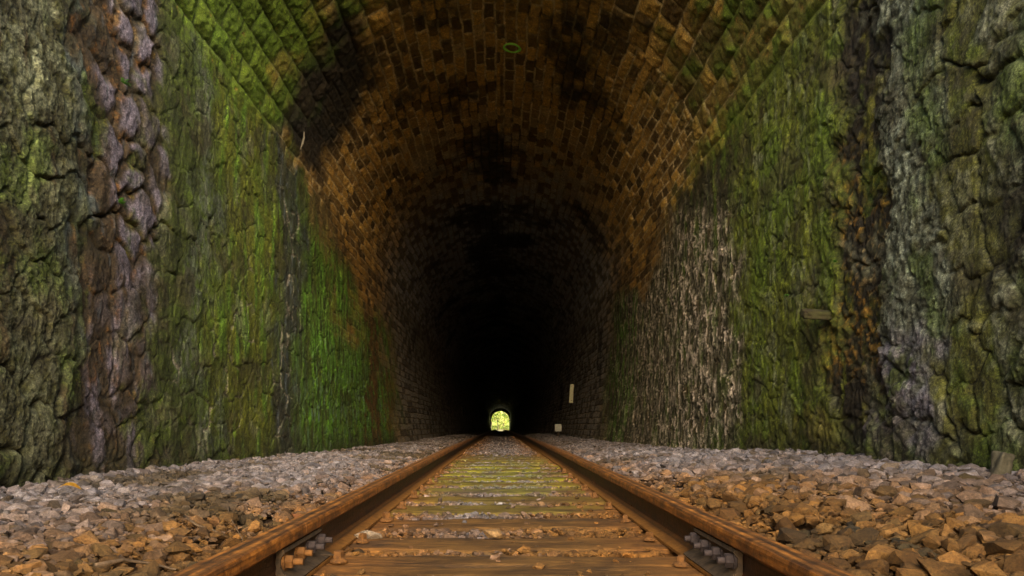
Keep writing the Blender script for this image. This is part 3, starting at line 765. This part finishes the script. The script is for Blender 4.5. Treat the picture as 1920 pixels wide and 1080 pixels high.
# leaning slab at the right edge
bm = bmesh.new(); bmesh.ops.create_cube(bm, size=1); bmesh.ops.subdivide_edges(bm, edges=bm.edges[:], cuts=4, use_grid_fill=True)
for v in bm.verts:
    p = v.co.copy(); v.co = Vector((p.x*.055, p.y*.05, p.z*.12)); v.co.x += .008*math.sin(p.z*3+p.y*5); v.co += Vector((random.uniform(-1, 1), random.uniform(-1, 1), random.uniform(-1, 1)))*.0022
sb = from_bm('stone_slab', bm, mat_simple_noise('grey_slab', (.03, .026, .014), (.10, .085, .055), 25, .9, 0, .8, .01), None, True)
sb.location = P(1876, 880, 2.88); sb.rotation_euler = (.1, .22, .3)
tag(sb, 'small grey stone slab leaning on the foot of the right wall', 'slab')
# jutting ledge stone
bm = bmesh.new(); bmesh.ops.create_cube(bm, size=1); bmesh.ops.subdivide_edges(bm, edges=bm.edges[:], cuts=5, use_grid_fill=True)
for v in bm.verts:
    p = v.co.copy(); v.co = Vector((p.x*.16, p.y*.07, p.z*.045)); v.co.z += .01*math.sin(p.y*4); v.co += Vector([random.uniform(-1, 1) for _ in range(3)])*.004
lg = from_bm('ledge_stone', bm, mat_simple_noise('mossy_ledge', (.02, .012, .006), (.045, .045, .010), 18, .9, 0, .9, .01), None, True)
lg.location = (1.87, 4.74, P(1537, 592, 4.8)[2]); lg.rotation_euler = (0, .05, 0)
tag(lg, 'short mossy brick jutting out of the right wall beside the dark column', 'brick')
# ferns
def fern(px, py, u, side, size, lab, seed):
    rg = random.Random(seed); root = empty('fern', P(px, py, u)); tag(root, lab, 'fern', 'little ferns rooted in the walls')
    for k in range(14):
        bm = bmesh.new(); az = rg.uniform(-1.5, 1.5); up = rg.uniform(-.3, 1.0); Lf = size*rg.uniform(.6, 1.1)
        d = Vector((-side*math.cos(az)*.8, math.sin(az), up)).normalized(); s = d.cross(Vector((0, 0, 1))).normalized()
        n = 9
        for j in range(1, n):
            t = j/n; c = d*Lf*t-Vector((0, 0, Lf*.5*t*t))
            for sg in (-1, 1):
                l_ = Lf*.24*(1-t)+.002; tip = c+s*sg*l_+d*l_*.4
                a = bm.verts.new(c-d*Lf*.035); b = bm.verts.new(c+d*Lf*.035); e = bm.verts.new(tip)
                bm.faces.new((a, b, e))
        from_bm('frond', bm, M_FERN, root)
fern(228, 383, 3.98, -1, .075, 'bright green little fern on the left wall, lower of the two among purple boulders', 1)
fern(232, 157, 3.98, -1, .065, 'small green fern high on the left wall above the purple boulders', 2)
fern(1566, 492, 4.55, 1, .045, 'tiny green fern on the right wall beside the dark column', 3)
fern(1478, 554, 5.2, 1, .05, 'tiny pale green fern in the moss left of the jutting brick', 4)
# lime drip on the vault
def lump(name, pts, rad, mat):
    bm = bmesh.new(); prev = None; n = 8
    for (x, y, z), r in zip(pts, rad):
        ring = [bm.verts.new((x+r*math.cos(2*math.pi*k/n), y+1.4*r*math.sin(2*math.pi*k/n), z)) for k in range(n)]
        if prev:
            for k in range(n): bm.faces.new((prev[k], prev[(k+1) % n], ring[(k+1) % n], ring[k]))
        else: bm.faces.new(ring)
        prev = ring
    bm.faces.new(prev); return from_bm(name, bm, mat, None, True)
dp = lump('lime_drip', [P(570, 247, 7.35), P(570, 258, 7.35), P(567, 270, 7.35), P(563, 281, 7.35)], [.004, .009, .010, .004], mat_simple_noise('lime', (.10, .085, .06), (.2, .17, .12), 30, .8))
tag(dp, 'pale lime drip hanging on the left flank of the vault', 'lime drip')
# green ring sprayed on the crown
bm = bmesh.new(); n = 40; yc = 8.52; prev = None; rings = []
for k in range(n):
    a = 2*math.pi*k/n; rr = .095*(1+.08*math.sin(2*a+.5)); wv = .017+.005*math.sin(3*a)
    q = []
    for ro, dz in ((-wv, 0), (-wv*.6, -.008), (wv*.6, -.008), (wv, 0)):
        x = .125+(rr+ro)*math.cos(a)*.85; y = yc+(rr+ro)*math.sin(a); z = ZS+float(drop(y))+RISE*math.sqrt(1-(x/W)**2)-.035+dz
        q.append(bm.verts.new((x, y, z)))
    rings.append(q)
for k in range(n):
    a, b = rings[k], rings[(k+1) % n]
    for j in range(3): bm.faces.new((a[j], a[j+1], b[j+1], b[j]))
tail = [(.125-.08, yc-.05), (.125-.115, yc+.02)]
tag(from_bm('painted_ring', bm, M_GREENP, None, True), 'small bright green ring sprayed on the vault crown', 'painted mark')
# marker plates deep inside
def plate(name, c, sx, sy, sz, mat, tilt, lab, cat, post=0):
    root = empty(name, c); tag(root, lab, cat)
    bm = bmesh.new(); bmesh.ops.create_cube(bm, size=1); bmesh.ops.scale(bm, vec=(sx, sy, sz), verts=bm.verts)
    p = from_bm('plate', bm, mat, root, False, .004); p.rotation_euler = tilt
    if post:
        bm = bmesh.new(); bmesh.ops.create_cone(bm, cap_ends=True, segments=10, radius1=.025, radius2=.022, depth=post)
        q = from_bm('post', bm, M_IRON, root); q.location = (0, .03, -post/2)
    else:
        for dz in (-.38, .38):
            bm = bmesh.new(); bmesh.ops.create_cone(bm, cap_ends=True, segments=8, radius1=.012, radius2=.012, depth=sy+.012)
            bmesh.ops.rotate(bm, matrix=Matrix.Rotation(R(90), 3, 'X'), verts=bm.verts)
            q = from_bm('screw', bm, M_IRON, root); q.location = (0, -.003, dz*sz)
plate('marker_board', P(1071.5, 738, 20.0), .10, .05, .46, M_WHITE, (0, R(3.5), 0), 'tall narrow white marker board fixed to the dark right wall', 'marker board')
plate('marker_post', P(1046.5, 802, 20.0), .165, .03, .18, M_GREY, (0, 0, 0), 'small square white marker on a short post by the right rail', 'marker post', .30)
plate('marker_strip', P(866, 771, 38.0), .03, .04, .42, M_WHITE, (0, R(-4), 0), 'thin faint pale strip on the dark left wall far inside', 'marker strip')

# ------------------------------------------------------------------ beyond the far portal
def mat_leaf():
    m, n, l, b = new_mat('sunlit_leaf')
    at = n.new('ShaderNodeAttribute'); at.attribute_name = 'col'
    l.new(at.outputs['Color'], b.inputs['Base Color']); b.inputs['Roughness'].default_value = .6
    tr = n.new('ShaderNodeBsdfTranslucent'); l.new(at.outputs['Color'], tr.inputs['Color'])
    mx = n.new('ShaderNodeMixShader'); mx.inputs[0].default_value = .4
    l.new(b.outputs[0], mx.inputs[1]); l.new(tr.outputs[0], mx.inputs[2])
    l.new(mx.outputs[0], [k for k in n if k.type == 'OUTPUT_MATERIAL'][0].inputs[0])
    return m
M_LEAF = mat_leaf(); M_BARK = mat_simple_noise('bark', (.05, .035, .02), (.12, .09, .06), 8, .9)
def leaf_cloud(name, cen, rad, n, size, pal, parent, seed):
    rg = np.random.default_rng(seed); q = rg.normal(size=(n, 3)); q /= np.linalg.norm(q, axis=1)[:, None]; q *= rg.uniform(.3, 1, (n, 1))**.6
    c = np.array(cen)+q*np.array(rad)*(1+.25*np.sin(q[:, :1]*5+seed))
    a = rg.normal(size=(n, 3)); a /= np.linalg.norm(a, axis=1)[:, None]; b = np.cross(a, rg.normal(size=(n, 3))); b /= np.linalg.norm(b, axis=1)[:, None]
    s = size*rg.uniform(.6, 1.3, (n, 1))
    V = np.stack([c-a*s, c+b*s*.5, c+a*s, c-b*s*.5], 1).reshape(-1, 3)
    col = np.repeat(np.array(pal)[rg.integers(0, len(pal), n)], 4, 0)
    return link(name, raw_mesh(name, V, np.arange(4*n).reshape(n, 4), col), M_LEAF, parent)
PAL = [(.20, .27, .03), (.34, .38, .06), (.08, .16, .02), (.42, .42, .14)]
GZ0 = float(drop(UE+20))-.12
for i, (tx, ty, hh, cr, r) in enumerate([(-2.2, 188, 5.2, 2.0, .13), (2.6, 183, 5.6, 2.1, .11), (-.6, 196, 6.0, 2.2, .12), (-4.5, 205, 6.5, 2.8, .2), (5.2, 207, 6.2, 2.8, .2), (1.0, 214, 6.6, 3.0, .18), (-2.5, 224, 7, 3.2, .2), (3.6, 228, 7, 3.2, .2)]):
    t = empty('tree', (tx, ty, GZ0))
    lab = ['slim tree with dark trunk beyond the far portal, left of its middle', 'slim tree beyond the far portal, right of its middle', 'thin trunked tree standing in the middle of the far portal'][i] if i < 3 else 'sunlit green tree in the grove behind the far portal'
    tag(t, lab, 'tree', 'trees beyond the far tunnel mouth')
    bm = bmesh.new(); prev = None
    for k in range(7):
        tt = k/6; ring = [bm.verts.new((r*(1-.6*tt)*math.cos(2*math.pi*j/8)+.12*math.sin(tt*3+i), r*(1-.6*tt)*math.sin(2*math.pi*j/8), hh*.75*tt-.1)) for j in range(8)]
        if prev:
            for j in range(8): bm.faces.new((prev[j], prev[(j+1) % 8], ring[(j+1) % 8], ring[j]))
        prev = ring
    bm.faces.new(prev); from_bm('trunk', bm, M_BARK, t, True)
    leaf_cloud('crown', (0, 0, hh*.68), (cr, cr, hh*.42), 420, .28, PAL, t, 500+i)
for i, (tx, ty, s) in enumerate([(-3.6, 180, 1.2), (3.9, 178, 1.1), (-1.7, 200, 1.0), (1.9, 203, 1.1), (0.2, 222, 1.4)]):
    o = leaf_cloud('bush', (tx, ty, GZ0+s*.6), (s*1.2, s, s*.75), 300, .22, PAL, None, 600+i)
    tag(o, 'bright yellow green bush beyond the far portal, '+['at its left edge', 'at its right edge', 'left of the track further off', 'right of the track further off', 'straight ahead at the back'][i], 'bush', 'bushes beyond the far tunnel mouth')
# wooded slope that closes the view behind the trees
hx, hy = np.meshgrid(np.linspace(-120, 120, 60), np.linspace(236, 420, 40), indexing='ij')
hz = GZ0-.2+ss(236, 330, hy)*38+2.2*fbm(hx*.08, hy*.08, 4, 701)*ss(236, 260, hy)
hc = mix(np.zeros(hx.shape+(3,), np.float32)+np.array((.22, .30, .04), np.float32), (.42, .46, .12), ss(-.3, .4, fbm(hx*.3, hy*.3, 3, 703)))
tag(link('hillside', raw_mesh('hillside', np.stack([hx, hy, hz], -1).reshape(-1, 3), grid_faces(*hx.shape), hc.reshape(-1, 3), True), M_STONE), kind='structure')
